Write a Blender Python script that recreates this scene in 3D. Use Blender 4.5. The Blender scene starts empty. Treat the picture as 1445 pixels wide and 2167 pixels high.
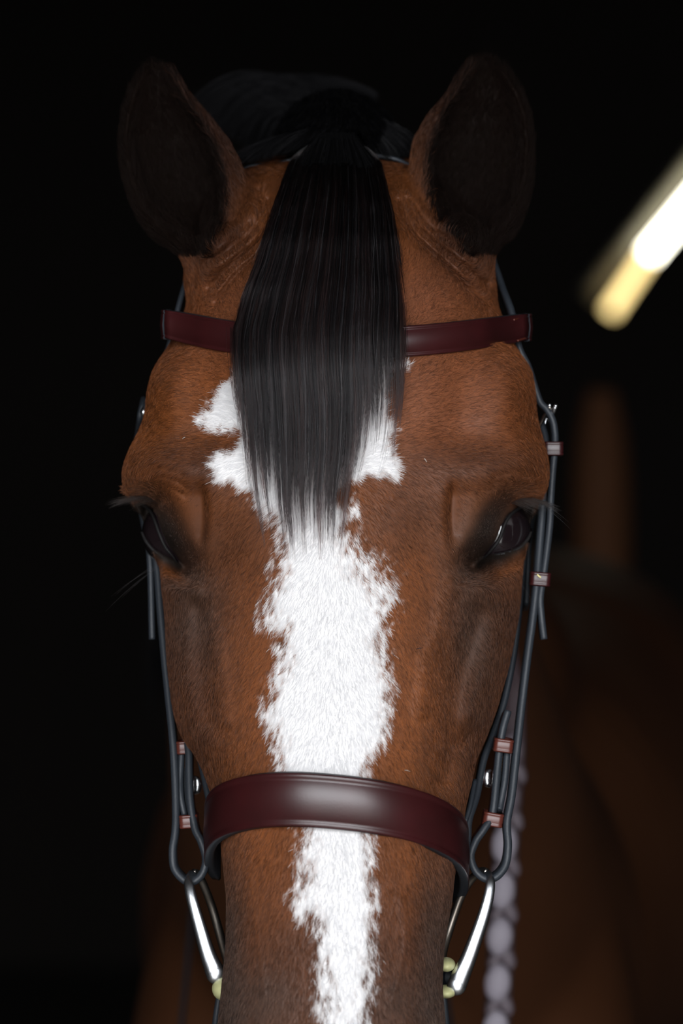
import bpy, math, random
import numpy as np
from mathutils import Vector

rng = np.random.default_rng(7)
random.seed(7)
SC = bpy.context.scene
COL = SC.collection

# ------------------------------------------------------------------ camera / light / exposure
S = 0.000245          # metres per photo pixel on the plane of the forehead
D = 2.0               # camera distance to that plane
ZC = 1.65             # camera height
cd = bpy.data.cameras.new('camera'); cam = bpy.data.objects.new('camera', cd); COL.objects.link(cam)
cam.location = (0, -D, ZC); cam.rotation_euler = (math.pi/2, 0, 0)
cd.sensor_fit = 'VERTICAL'; cd.sensor_height = 36.0; cd.lens = 36.0*D/(2167*S)
cd.clip_start = 0.05; cd.clip_end = 60
cd.dof.use_dof = True; cd.dof.focus_distance = D + 0.02; cd.dof.aperture_fstop = 6.3
SC.camera = cam
SC.view_settings.view_transform = 'Standard'; SC.view_settings.look = 'None'
SC.view_settings.gamma = 1.0; SC.view_settings.use_curve_mapping = False
SC.view_settings.exposure = 0.0
W = bpy.data.worlds.new('overcast_sky'); SC.world = W; W.use_nodes = True
SKY = 11.2
W.node_tree.nodes['Background'].inputs[0].default_value = (0.93, 0.96, 1.0, 1)
W.node_tree.nodes['Background'].inputs[1].default_value = SKY
DOOR_Y = -2.6; DOOR_W = 2.4; DOOR_H = 2.8
pl = bpy.data.lights.new('doorway_daylight', 'AREA'); pl.shape = 'RECTANGLE'; pl.size = DOOR_W; pl.size_y = DOOR_H
po = bpy.data.objects.new('doorway_daylight', pl); COL.objects.link(po)
po.location = (0.0, DOOR_Y-0.02, DOOR_H/2); po.rotation_euler = (-math.pi/2, 0, math.pi)
po.rotation_euler = (math.pi/2, 0, 0)
pl.cycles.is_portal = True

def P(px, py, Y):
    k = S*(D+Y)/D
    return np.stack([(np.asarray(px, float)-722.5)*k, np.asarray(Y, float)+0*np.asarray(px, float), ZC-(np.asarray(py, float)-1083.5)*k], -1)
def UNP(co):
    k = S*(D+co[..., 1])/D
    return co[..., 0]/k+722.5, (ZC-co[..., 2])/k+1083.5

# ------------------------------------------------------------------ helpers
def tag(o, label=None, cat=None, group=None, kind=None):
    if label: o['label'] = label
    if cat: o['category'] = cat
    if group: o['group'] = group
    if kind: o['kind'] = kind
    return o
def empty(name, loc):
    o = bpy.data.objects.new(name, None); COL.objects.link(o); o.location = loc; o.empty_display_size = .02
    return o
def meshobj(name, verts, faces, mats, parent=None, smooth=True, fm=None):
    me = bpy.data.meshes.new(name)
    me.from_pydata([tuple(map(float, v)) for v in verts], [], [tuple(int(i) for i in f) for f in faces]); me.update()
    for m in (mats if isinstance(mats, (list, tuple)) else [mats]): me.materials.append(m)
    if fm is not None: me.polygons.foreach_set('material_index', np.asarray(fm, np.int32))
    me.polygons.foreach_set('use_smooth', np.full(len(me.polygons), smooth))
    o = bpy.data.objects.new(name, me); COL.objects.link(o)
    if parent is not None:
        o.parent = parent; o.matrix_parent_inverse.identity()
        off = np.array(parent_world(parent))
        co = np.empty(len(me.vertices)*3); me.vertices.foreach_get('co', co)
        me.vertices.foreach_set('co', (co.reshape(-1, 3)-off).ravel()); me.update()
    return o
def parent_world(p):
    v = Vector((0, 0, 0))
    while p is not None:
        v += Vector(p.location); p = p.parent
    return v
class MB:
    def __init__(s): s.v = []; s.f = []; s.m = []
    def add(s, v, f, m=0):
        b = len(s.v); s.v += [tuple(x) for x in v]; s.f += [tuple(i+b for i in q) for q in f]
        s.m += (list(m) if isinstance(m, (list, tuple, np.ndarray)) else [m]*len(f)); return s
    def box(s, c, d, m=0):
        x, y, z = c; a, b, e = d[0]/2, d[1]/2, d[2]/2
        v = [(x+i*a, y+j*b, z+k*e) for i in (-1, 1) for j in (-1, 1) for k in (-1, 1)]
        return s.add(v, [(0, 1, 3, 2), (4, 6, 7, 5), (0, 4, 5, 1), (2, 3, 7, 6), (0, 2, 6, 4), (1, 5, 7, 3)], m)
    def build(s, name, mats, parent=None, smooth=False): return meshobj(name, s.v, s.f, mats, parent, smooth, s.m)
def cr(pts, n):
    """Catmull-Rom through pts, n samples per span"""
    p = np.asarray(pts, float); q = np.vstack([2*p[0]-p[1], p, 2*p[-1]-p[-2]]); out = []
    for i in range(1, len(q)-2):
        t = np.linspace(0, 1, n, endpoint=False)[:, None]
        a, b, c, d = q[i-1], q[i], q[i+1], q[i+2]
        out.append(.5*((2*b)+(c-a)*t+(2*a-5*b+4*c-d)*t**2+(3*b-a-3*c+d)*t**3))
    out.append(q[-2][None]); return np.vstack(out)
def grid_tube(R):
    """rings R[n][k][3] -> closed capped tube"""
    R = np.asarray(R); n, k = R.shape[:2]; v = R.reshape(-1, 3).tolist(); f = []
    for i in range(n-1):
        for j in range(k):
            f.append((i*k+j, i*k+(j+1) % k, (i+1)*k+(j+1) % k, (i+1)*k+j))
    f.append(tuple(range(k))[::-1]); f.append(tuple((n-1)*k+j for j in range(k)))
    return v, f
def sweep(path, wv, w, th, n=8, both=False):
    """strap of width w (along wv) and thickness th; material 0 = dark edge/lining, 1 = outer face"""
    C = cr(path, n); T = np.gradient(C, axis=0); T /= np.linalg.norm(T, axis=1)[:, None]+1e-12
    wv = np.asarray(wv, float)
    if wv.ndim == 2 and len(wv) == len(path): wv = cr(wv, n)
    Wv = np.broadcast_to(wv, C.shape).copy(); Wv -= (Wv*T).sum(1)[:, None]*T; Wv /= np.linalg.norm(Wv, axis=1)[:, None]
    Nv = np.cross(T, Wv)
    r = th*.42; a, b = w/2, th/2; prof = []
    for cx, cy, a0 in ((a-r, b-r, 0), (-a+r, b-r, 90), (-a+r, -b+r, 180), (a-r, -b+r, 270)):
        for q in (0, 45, 90): prof.append((cx+r*math.cos(math.radians(a0+q)), cy+r*math.sin(math.radians(a0+q))))
    R = np.stack([C+Wv*p[0]+Nv*p[1] for p in prof], 1)
    v, f = grid_tube(R); k = len(prof)
    m = []
    for i in range(len(C)-1):
        for j in range(k): m.append(1 if (j == 2 or (both and j == 8)) else 0)
    m += [0, 0]
    return v, f, m
def tube(path, rad, n=8, k=12, flat=None):
    C = cr(path, n); rr = np.interp(np.linspace(0, 1, len(C)), np.linspace(0, 1, len(np.atleast_1d(rad))) if np.ndim(rad) else [0, 1], rad if np.ndim(rad) else [rad, rad])
    T = np.gradient(C, axis=0); T /= np.linalg.norm(T, axis=1)[:, None]+1e-12
    up = np.array([0, 1.0, 0]); U = up-(T@up)[:, None]*T; U /= np.linalg.norm(U, axis=1)[:, None]+1e-9; V = np.cross(T, U)
    fl = 1.0 if flat is None else flat
    R = np.stack([C+U*(rr*fl*math.cos(a))[:, None]+V*(rr*math.sin(a))[:, None] for a in np.linspace(0, 2*math.pi, k, endpoint=False)], 1)
    return grid_tube(R)
def ellipsoid(c, r, n=24, k=32):
    th = np.linspace(0.02, math.pi-.02, n); ph = np.linspace(0, 2*math.pi, k, endpoint=False)
    R = np.array([[(c[0]+r[0]*math.sin(a)*math.cos(b), c[1]+r[1]*math.sin(a)*math.sin(b), c[2]+r[2]*math.cos(a)) for b in ph] for a in th])
    return grid_tube(R)

def vnoise(x, y, seed=0, z=None):
    x = np.asarray(x, float); y = np.asarray(y, float)
    xi = np.floor(x).astype(np.int64); yi = np.floor(y).astype(np.int64); fx = x-xi; fy = y-yi
    fx = fx*fx*(3-2*fx); fy = fy*fy*(3-2*fy)
    def h(a, b):
        n = (a*374761393+b*668265263+seed*974711) & 0xffffffff
        n = ((n ^ (n >> 13))*1274126177) & 0xffffffff
        return ((n ^ (n >> 16)) & 0xffff)/65535.0
    return (h(xi, yi)*(1-fx)+h(xi+1, yi)*fx)*(1-fy)+(h(xi, yi+1)*(1-fx)+h(xi+1, yi+1)*fx)*fy
def fbm(x, y, seed=0, o=3):
    return sum(vnoise(x*2**i, y*2**i, seed+i)*.5**i for i in range(o))/sum(.5**i for i in range(o))
def dist_poly(px, py, pts, closed=False):
    pts = np.asarray(pts, float); d = np.full(np.shape(px), 1e9)
    n = len(pts)
    for i in range(n if closed else n-1):
        a = pts[i]; b = pts[(i+1) % n]; ab = b-a
        t = np.clip(((px-a[0])*ab[0]+(py-a[1])*ab[1])/(ab@ab+1e-9), 0, 1)
        d = np.minimum(d, np.hypot(px-a[0]-t*ab[0], py-a[1]-t*ab[1]))
    return d
def inside(px, py, pts):
    r = np.zeros(np.shape(px), bool); n = len(pts); j = n-1
    for i in range(n):
        xi, yi = pts[i]; xj, yj = pts[j]
        c = ((yi > py) != (yj > py)) & (px < (xj-xi)*(py-yi)/((yj-yi) if yj != yi else 1e-9)+xi)
        r ^= c; j = i
    return r

# ------------------------------------------------------------------ materials
def mat(name, col, rough=.6, metal=0, spec=.5, coat=0, bump=None, noise=None, emit=None, estr=0, sheen=0):
    m = bpy.data.materials.new(name); m.use_nodes = True; nt = m.node_tree; b = nt.nodes['Principled BSDF']
    b.inputs['Base Color'].default_value = (*col, 1); b.inputs['Roughness'].default_value = rough
    b.inputs['Metallic'].default_value = metal; b.inputs['Specular IOR Level'].default_value = spec
    if coat: b.inputs['Coat Weight'].default_value = coat; b.inputs['Coat Roughness'].default_value = .12
    if emit: b.inputs['Emission Color'].default_value = (*emit, 1); b.inputs['Emission Strength'].default_value = estr
    if noise or bump:
        tc = nt.nodes.new('ShaderNodeTexCoord')
    if noise:   # (scale, second colour, stretch)
        mp = nt.nodes.new('ShaderNodeMapping'); mp.inputs['Scale'].default_value = noise[2]
        n = nt.nodes.new('ShaderNodeTexNoise'); n.inputs['Scale'].default_value = noise[0]; n.inputs['Detail'].default_value = 6
        mx = nt.nodes.new('ShaderNodeMix'); mx.data_type = 'RGBA'
        mx.inputs[6].default_value = (*col, 1); mx.inputs[7].default_value = (*noise[1], 1)
        nt.links.new(tc.outputs['Object'], mp.inputs[0]); nt.links.new(mp.outputs[0], n.inputs['Vector'])
        nt.links.new(n.outputs[0], mx.inputs[0]); nt.links.new(mx.outputs[2], b.inputs['Base Color'])
    if bump:    # (scale, strength, distance)
        n = nt.nodes.new('ShaderNodeTexNoise'); n.inputs['Scale'].default_value = bump[0]; n.inputs['Detail'].default_value = 5
        bp = nt.nodes.new('ShaderNodeBump'); bp.inputs['Strength'].default_value = bump[1]; bp.inputs['Distance'].default_value = bump[2]
        nt.links.new(tc.outputs['Object'], n.inputs['Vector']); nt.links.new(n.outputs[0], bp.inputs['Height']); nt.links.new(bp.outputs[0], b.inputs['Normal'])
    return m
M = {}
M['leather'] = mat('burgundy_leather', (.042, .006, .007), .36, spec=.55, bump=(900, .08, .0004), noise=(60, (.022, .005, .005), (1, 1, 1)))
M['tan_leather'] = mat('chestnut_leather', (.085, .019, .012), .35, spec=.5, bump=(900, .08, .0004))
M['edge'] = mat('black_leather_edge', (.018, .022, .028), .5, spec=.5, bump=(1500, .25, .0006))
M['chrome'] = mat('polished_steel', (.80, .82, .85), .27, metal=1)
M['dull_chrome'] = mat('worn_steel', (.55, .52, .48), .28, metal=1, noise=(120, (.28, .22, .17), (1, 1, 1)))
M['cream'] = mat('cream_rubber', (.62, .60, .30), .45)
M['thread'] = mat('waxed_thread', (.32, .16, .09), .6)
M['thread_pale'] = mat('pale_straw', (.75, .66, .30), .6)
M['eye'] = mat('dark_eye', (.010, .006, .007), .04, spec=.6, coat=1)
M['lid'] = mat('charcoal_skin', (.008, .007, .007), .6, spec=.25, bump=(700, .4, .0006))
M['wood'] = mat('dark_stable_boards', (.014, .008, .005), .85, noise=(6, (.007, .005, .003), (1, 1, .1)))
M['post_wood'] = mat('russet_wood', (.14, .045, .012), .8, noise=(5, (.10, .038, .01), (1, 1, .2)))
M['floor'] = mat('stable_floor', (.035, .028, .022), .95, bump=(12, .5, .02))
M['ground'] = mat('yard_gravel', (.30, .29, .27), .95, noise=(20, (.22, .21, .2), (1, 1, 1)))
M['housing'] = mat('enamel_housing', (.22, .2, .15), .5)
M['tube'] = mat('fluorescent_tube', (1, 1, 1), .4, emit=(1.0, .97, .80), estr=11)
M['tube_end'] = mat('fluorescent_tube_warm_end', (1, .9, .6), .4, emit=(1.0, .74, .30), estr=2.6)
M['braid'] = mat('lilac_grey_braid', (.34, .31, .35), .6, noise=(90, (.24, .21, .25), (1, 1, 1)))
M['braid_side'] = mat('dusky_braid', (.12, .095, .11), .6)
M['braid_dark'] = mat('dark_braid_core', (.05, .03, .035), .7)

def attr_mat(name, attr, rough, spec, hair=False, sheen=0):
    m = bpy.data.materials.new(name); m.use_nodes = True; nt = m.node_tree; b = nt.nodes['Principled BSDF']
    a = nt.nodes.new('ShaderNodeAttribute'); a.attribute_name = attr
    if hair:
        h = nt.nodes.new('ShaderNodeBsdfHairPrincipled'); h.parametrization = 'COLOR'
        h.inputs['Roughness'].default_value = rough; h.inputs['Radial Roughness'].default_value = rough+.15
        nt.links.new(a.outputs['Color'], h.inputs['Color'])
        h.inputs['Random Roughness'].default_value = .2; h.inputs['IOR'].default_value = spec
        nt.links.new(h.outputs[0], nt.nodes['Material Output'].inputs[0]); nt.nodes.remove(b)
    else:
        nt.links.new(a.outputs['Color'], b.inputs['Base Color']); b.inputs['Roughness'].default_value = rough
        bw_ = nt.nodes.new('ShaderNodeRGBToBW'); mu = nt.nodes.new('ShaderNodeMath'); mu.operation = 'MULTIPLY'; mi = nt.nodes.new('ShaderNodeMath'); mi.operation = 'MINIMUM'
        nt.links.new(a.outputs['Color'], bw_.inputs[0]); nt.links.new(bw_.outputs[0], mu.inputs[0]); mu.inputs[1].default_value = 9.0
        nt.links.new(mu.outputs[0], mi.inputs[0]); mi.inputs[1].default_value = spec; nt.links.new(mi.outputs[0], b.inputs['Specular IOR Level'])
        if sheen: b.inputs['Sheen Weight'].default_value = sheen
    return m
M['hide'] = attr_mat('bay_hide', 'tint', .6, .3)
M['coat'] = attr_mat('bay_coat_hair', 'tint', .45, .28)
M['mane'] = attr_mat('black_forelock_hair', 'tint', .36, 1.42, hair=True)
M['mane_back'] = attr_mat('black_mane_hair', 'tint', .5, .3)
M['mane_wisp'] = attr_mat('black_wisp_hair', 'tint', .35, 1.4, hair=True)

# ------------------------------------------------------------------ stable shell
def slab(name, c, d, m):
    o = MB().box(c, d).build(name, m); o['kind'] = 'structure'; return o
RX, RB, RH = 4.2, 12.0, 3.6
slab('floor', (0, (RB+DOOR_Y)/2, -.05), (2*RX, RB-DOOR_Y, .1), M['floor'])
slab('ceiling', (0, (RB+DOOR_Y)/2, RH+.05), (2*RX+.4, RB-DOOR_Y+.4, .1), M['wood'])
slab('wall_left', (-RX-.1, (RB+DOOR_Y)/2, RH/2), (.2, RB-DOOR_Y, RH), M['wood'])
slab('wall_right', (RX+.1, (RB+DOOR_Y)/2, RH/2), (.2, RB-DOOR_Y, RH), M['wood'])
slab('wall_back', (0, RB+.1, RH/2), (2*RX+.4, .2, RH), M['wood'])
wf = MB()
wf.box((-(RX+DOOR_W/2)/2, DOOR_Y-.08, RH/2), (RX-DOOR_W/2, .15, RH)).box(((RX+DOOR_W/2)/2, DOOR_Y-.08, RH/2), (RX-DOOR_W/2, .15, RH))
wf.box((0, DOOR_Y-.08, (RH+DOOR_H)/2), (DOOR_W, .15, RH-DOOR_H))
wf.build('wall_front', M['wood'])['kind'] = 'structure'
g = slab('ground', (0, DOOR_Y-.16-15, -.06), (40, 30, .1), M['ground'])

# ------------------------------------------------------------------ horse head surface (rows of cross-sections)
ROW = np.array([
 # py    xL    xR    base   dep   n    back
 (326,  640,  800, .175, .010, 2.0, .02),
 (332,  560,  870, .125, .03, 2.0, .06),
 (342,  515,  895, .085, .05, 2.1, .08),
 (370,  470,  930, .056, .065, 2.2, .10),
 (420,  440,  965, .036, .078, 2.3, .12),
 (500,  405, 1020, .018, .088, 2.35, .14),
 (600,  388, 1050, .008, .090, 2.4, .15),
 (645,  398, 1051, .006, .088, 2.42, .155),
 (700,  376, 1074, .003, .088, 2.45, .16),
 (742,  352, 1096, .001, .086, 2.5, .16),
 (780,  325, 1124, -.001, .085, 2.55, .16),
 (830,  312, 1132, -.002, .085, 2.6, .165),
 (880,  308, 1134, -.003, .085, 2.6, .17),
 (910,  296, 1142, -.003, .084, 2.6, .17),
 (950,  275, 1154, -.003, .083, 2.6, .17),
 (990,  260, 1161, -.003, .082, 2.6, .175),
 (1020, 260, 1160, -.002, .082, 2.6, .18),
 (1045, 266, 1152, -.002, .083, 2.55, .18),
 (1070, 284, 1136, -.002, .085, 2.5, .18),
 (1100, 302, 1122, -.001, .088, 2.45, .185),
 (1150, 318, 1112, .000, .094, 2.35, .19),
 (1200, 338, 1106, .001, .100, 2.25, .19),
 (1300, 350, 1097, .002, .105, 2.2, .19),
 (1400, 354, 1078, .003, .105, 2.2, .18),
 (1500, 366, 1050, .003, .100, 2.25, .16),
 (1560, 384, 1028, .003, .094, 2.3, .14),
 (1600, 416, 1008, .003, .088, 2.35, .13),
 (1650, 438,  998, .002, .082, 2.4, .115),
 (1700, 454,  985, .002, .078, 2.6, .10),
 (1760, 467,  975, .001, .074, 2.8, .095),
 (1850, 476,  960, .000, .070, 3.1, .085),
 (1900, 481,  955, .000, .068, 3.2, .08),
 (2000, 480,  938, .000, .066, 3.1, .075),
 (2080, 472,  933, .000, .066, 3.0, .072),
 (2167, 463,  940, .000, .068, 2.9, .07),
 (2260, 455,  950, .001, .070, 2.8, .07),
 (2360, 462,  944, .005, .068, 2.6, .065),
 (2450, 490,  916, .014, .060, 2.4, .06),
 (2520, 560,  850, .032, .045, 2.2, .045),
 (2555, 650,  760, .055, .02, 2.0, .02)], float)
TILT = 6.6e-5
def rowv(py, c): return np.interp(py, ROW[:, 0], ROW[:, c])
def front_Y(px, py):
    """depth of the undetailed front of the head under photo point (px, py)"""
    xl, xr, b, dep, n = (rowv(py, i) for i in (1, 2, 3, 4, 5))
    t = np.clip(np.abs((px-(xl+xr)/2)/((xr-xl)/2)), 0, .999)
    return b-(py-1083)*TILT+dep*(1-(1-t**n)**(1/n))
def smooth_rows():
    pys = np.unique(np.concatenate([np.linspace(326, 350, 6), np.linspace(350, 2500, 110), np.linspace(2500, 2555, 8)]))
    R = []
    for py in pys:
        xl, xr, b, dep, n, back = (np.mean([rowv(py+o, i) for o in (-14, 0, 14)]) if 380 < py < 2480 else rowv(py, i) for i in range(1, 7))
        xc, hw = (xl+xr)/2, (xr-xl)/2; Y0 = b-(py-1083)*TILT; ring = []
        for a in np.linspace(-math.pi/2, math.pi/2, 61)[:-1]:
            s, c = math.sin(a), math.cos(a)
            ring.append(P(xc+hw*math.copysign(abs(s)**(2/n), s), py, Y0+dep*(1-max(c, 0)**(2/n))))
        for a in np.linspace(math.pi/2, 3*math.pi/2, 31)[:-1]:
            s, c = math.sin(a), math.cos(a)
            ring.append(P(xc+hw*math.copysign(abs(s)**(.9), s), py, Y0+dep+back*abs(c)**.9))
        R.append(ring)
    return np.array(R)
hv, hf = grid_tube(smooth_rows())
base = MB().add(hv, hf)

EAR_L = np.array([  # py, lateral x, medial x, opening medial x, lateral wrap deg, Ye
 (138, 326, 344, 340, 5, .135), (147, 306, 362, 354, 5, .135), (168, 290, 380, 368, 5, .134), (200, 277, 400, 388, 5, .132), (250, 264, 448, 425, 5, .129),
 (300, 260, 486, 452, 6, .126), (350, 264, 512, 472, 8, .122), (400, 277, 536, 480, 12, .118), (440, 292, 552, 478, 20, .114),
 (475, 312, 562, 470, 32, .110), (500, 334, 562, 460, 50, .107), (518, 356, 558, 446, 70, .104), (530, 372, 554, 438, 89, .102),
 (560, 388, 546, 0, 90, .10), (600, 396, 530, 0, 90, .10), (650, 410, 500, 0, 90, .10)], float)
EAR_R = np.array([
 (124, 1032, 1010, 1014, 5, .135), (133, 1052, 994, 1002, 5, .135), (156, 1074, 974, 988, 5, .134), (200, 1100, 945, 962, 5, .132), (250, 1116, 900, 930, 5, .129),
 (300, 1121, 874, 912, 6, .126), (350, 1120, 865, 902, 8, .122), (400, 1115, 858, 902, 12, .118), (440, 1104, 856, 912, 20, .114),
 (475, 1090, 858, 932, 32, .110), (500, 1075, 862, 955, 50, .107), (514, 1062, 868, 975, 70, .104), (526, 1050, 874, 985, 89, .102),
 (560, 1046, 892, 0, 90, .10), (600, 1045, 920, 0, 90, .10), (650, 1040, 950, 0, 90, .10)], float)
def ear(T):
    side = -1 if T[3, 1] < T[3, 2] else 1        # lateral side
    pys = np.concatenate([np.linspace(T[0, 0], T[0, 0]+12, 5), np.linspace(T[0, 0]+16, 532, 64), np.linspace(538, 650, 12)])
    iv = lambda py, c: np.interp(py, T[:, 0], T[:, c])
    outer, inner = [], []
    for py in pys:
        lat, med, opn, wl, Ye = (iv(py, i) for i in range(1, 6))
        xc, hw = (lat+med)/2, abs(med-lat)/2
        if py >= 530: wm = 90.
        else:
            q = np.clip(abs(opn-xc)/hw*np.sign((opn-xc)*(-side)), -1, 1)      # >0: towards medial
            wm = min(90., max(math.degrees(math.acos(q)), 6))
            if py > 500: wm = wm+(90-wm)*(py-500)/30
        k = (D+Ye)/D*S; dpt = hw*k*np.interp(py, [120, 300, 450, 560, 650], [.55, .72, .80, .85, .8])
        for arr, t in ((outer, 0), (inner, 1)):
            if t == 1 and py > 524: continue
            th = .0030 if t else 0
            th = th*np.interp(py, [pys[0], pys[0]+25], [.25, 1])
            sh = 1.0 if t == 0 else np.interp(py, [300, 440, 500, 524], [1, .92, .6, .12])
            phs = np.radians(np.linspace(-(90+wl), 90+wm, 49)); row = []
            for ph in phs:
                h2 = max(hw-th/k, 1)*sh; d2 = max(dpt-th, .0005)*sh
                x = xc+(-side)*h2*math.sin(ph)+(0 if t == 0 else (1-sh)*(-side)*hw*.05)
                row.append(P(x, py, Ye+d2*math.cos(ph)+(0 if t == 0 else (1-sh)*.0)))
            arr.append(row)
    O = np.array(outer); I = np.array(inner); no, k = O.shape[:2]; ni = len(I)
    v = np.vstack([O.reshape(-1, 3), I.reshape(-1, 3)]).tolist(); b = no*k; f = []
    for i in range(no-1):
        for j in range(k-1): f.append((i*k+j, i*k+j+1, (i+1)*k+j+1, (i+1)*k+j))
    for i in range(ni-1):
        for j in range(k-1): f.append((b+i*k+j, b+(i+1)*k+j, b+(i+1)*k+j+1, b+i*k+j+1))
        for j in (0, k-1): f.append((i*k+j, (i+1)*k+j, b+(i+1)*k+j, b+i*k+j) if j == 0 else (i*k+j, b+i*k+j, b+(i+1)*k+j, (i+1)*k+j))
    for j in range(k-1): f.append((j, b+j, b+j+1, j+1))
    f.append(tuple(b+(ni-1)*k+j for j in range(k)))
    f.append(tuple((no-1)*k+j for j in range(k)))
    # close outer front seam below the opening
    for i in range(ni-1, no-1): f.append((i*k, i*k+k-1, (i+1)*k+k-1, (i+1)*k))
    f.append(((ni-1)*k, b+(ni-1)*k, b+(ni-1)*k+k-1, (ni-1)*k+k-1))
    return v, f
for T in (EAR_L, EAR_R):
    v, f = ear(T); base.add(v, f)
# solid fleshy roots under the ears, ear plug
for cx, cy, rx, rz, Y in ((488, 560, 80, 95, .105), (962, 555, 82, 95, .105)):
    v, f = ellipsoid(P(cx, cy, Y), (rx*S, .045, rz*S)); base.add(v, f)
# upper neck stub behind the poll
v, f = tube([P(712, 520, .20), P(712, 600, .32), P(718, 900, .52)], [.07, .07, .07], k=28, flat=.9); base.add(v, f)

def remesh(mb, vox, smooth_it, name):
    o = meshobj(name, mb.v, mb.f, M['hide'], None, True)
    md = o.modifiers.new('r', 'REMESH'); md.mode = 'VOXEL'; md.voxel_size = vox; md.adaptivity = 0
    sm = o.modifiers.new('s', 'SMOOTH'); sm.factor = .5; sm.iterations = smooth_it
    dg = bpy.context.evaluated_depsgraph_get(); ev = o.evaluated_get(dg)
    me = bpy.data.meshes.new_from_object(ev); n = len(me.vertices)
    co = np.empty(n*3); me.vertices.foreach_get('co', co); co = co.reshape(-1, 3)
    fc = np.array([tuple(p.vertices) for p in me.polygons])
    bpy.data.objects.remove(o); bpy.data.meshes.remove(me)
    return co, fc
hco, hfc = remesh(base, .0015, 10, 'horse_tmp')
print('head verts', len(hco))

# --- anatomical detail pushed into the face (amount in metres, positive = away from the viewer)
def gauss(px, py, cx, cy, sx, sy, rot=0):
    c, s = math.cos(math.radians(rot)), math.sin(math.radians(rot))
    u = (px-cx)*c+(py-cy)*s; w = -(px-cx)*s+(py-cy)*c
    return np.exp(-.5*((u/sx)**2+(w/sy)**2))
def groove(px, py, pts, sig, taper=True):
    pts = cr(np.array(pts, float), 5); out = np.zeros(np.shape(px))
    m = (px > pts[:, 0].min()-4*sig) & (px < pts[:, 0].max()+4*sig) & (py > pts[:, 1].min()-4*sig) & (py < pts[:, 1].max()+4*sig)
    dd = dist_poly(px[m], py[m], pts)
    out[m] = np.exp(-.5*(dd/sig)**2) if sig > 10 else np.exp(-dd/(sig*.9))
    return out
EYES = [dict(c=(378, 1128), R=82, Y=.108,
             up=[(378, 1197), (366, 1178), (350, 1158), (338, 1132), (328, 1104), (318, 1082), (304, 1070), (290, 1068)],
             lo=[(378, 1199), (358, 1186), (338, 1174), (322, 1162), (308, 1144), (300, 1126)]),
        dict(c=(1046, 1128), R=82, Y=.098,
             up=[(1014, 1192), (1036, 1168), (1056, 1142), (1067, 1112), (1080, 1090), (1102, 1074), (1128, 1072)],
             lo=[(1014, 1196), (1042, 1178), (1075, 1170), (1100, 1159), (1116, 1142), (1124, 1126)])]
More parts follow.
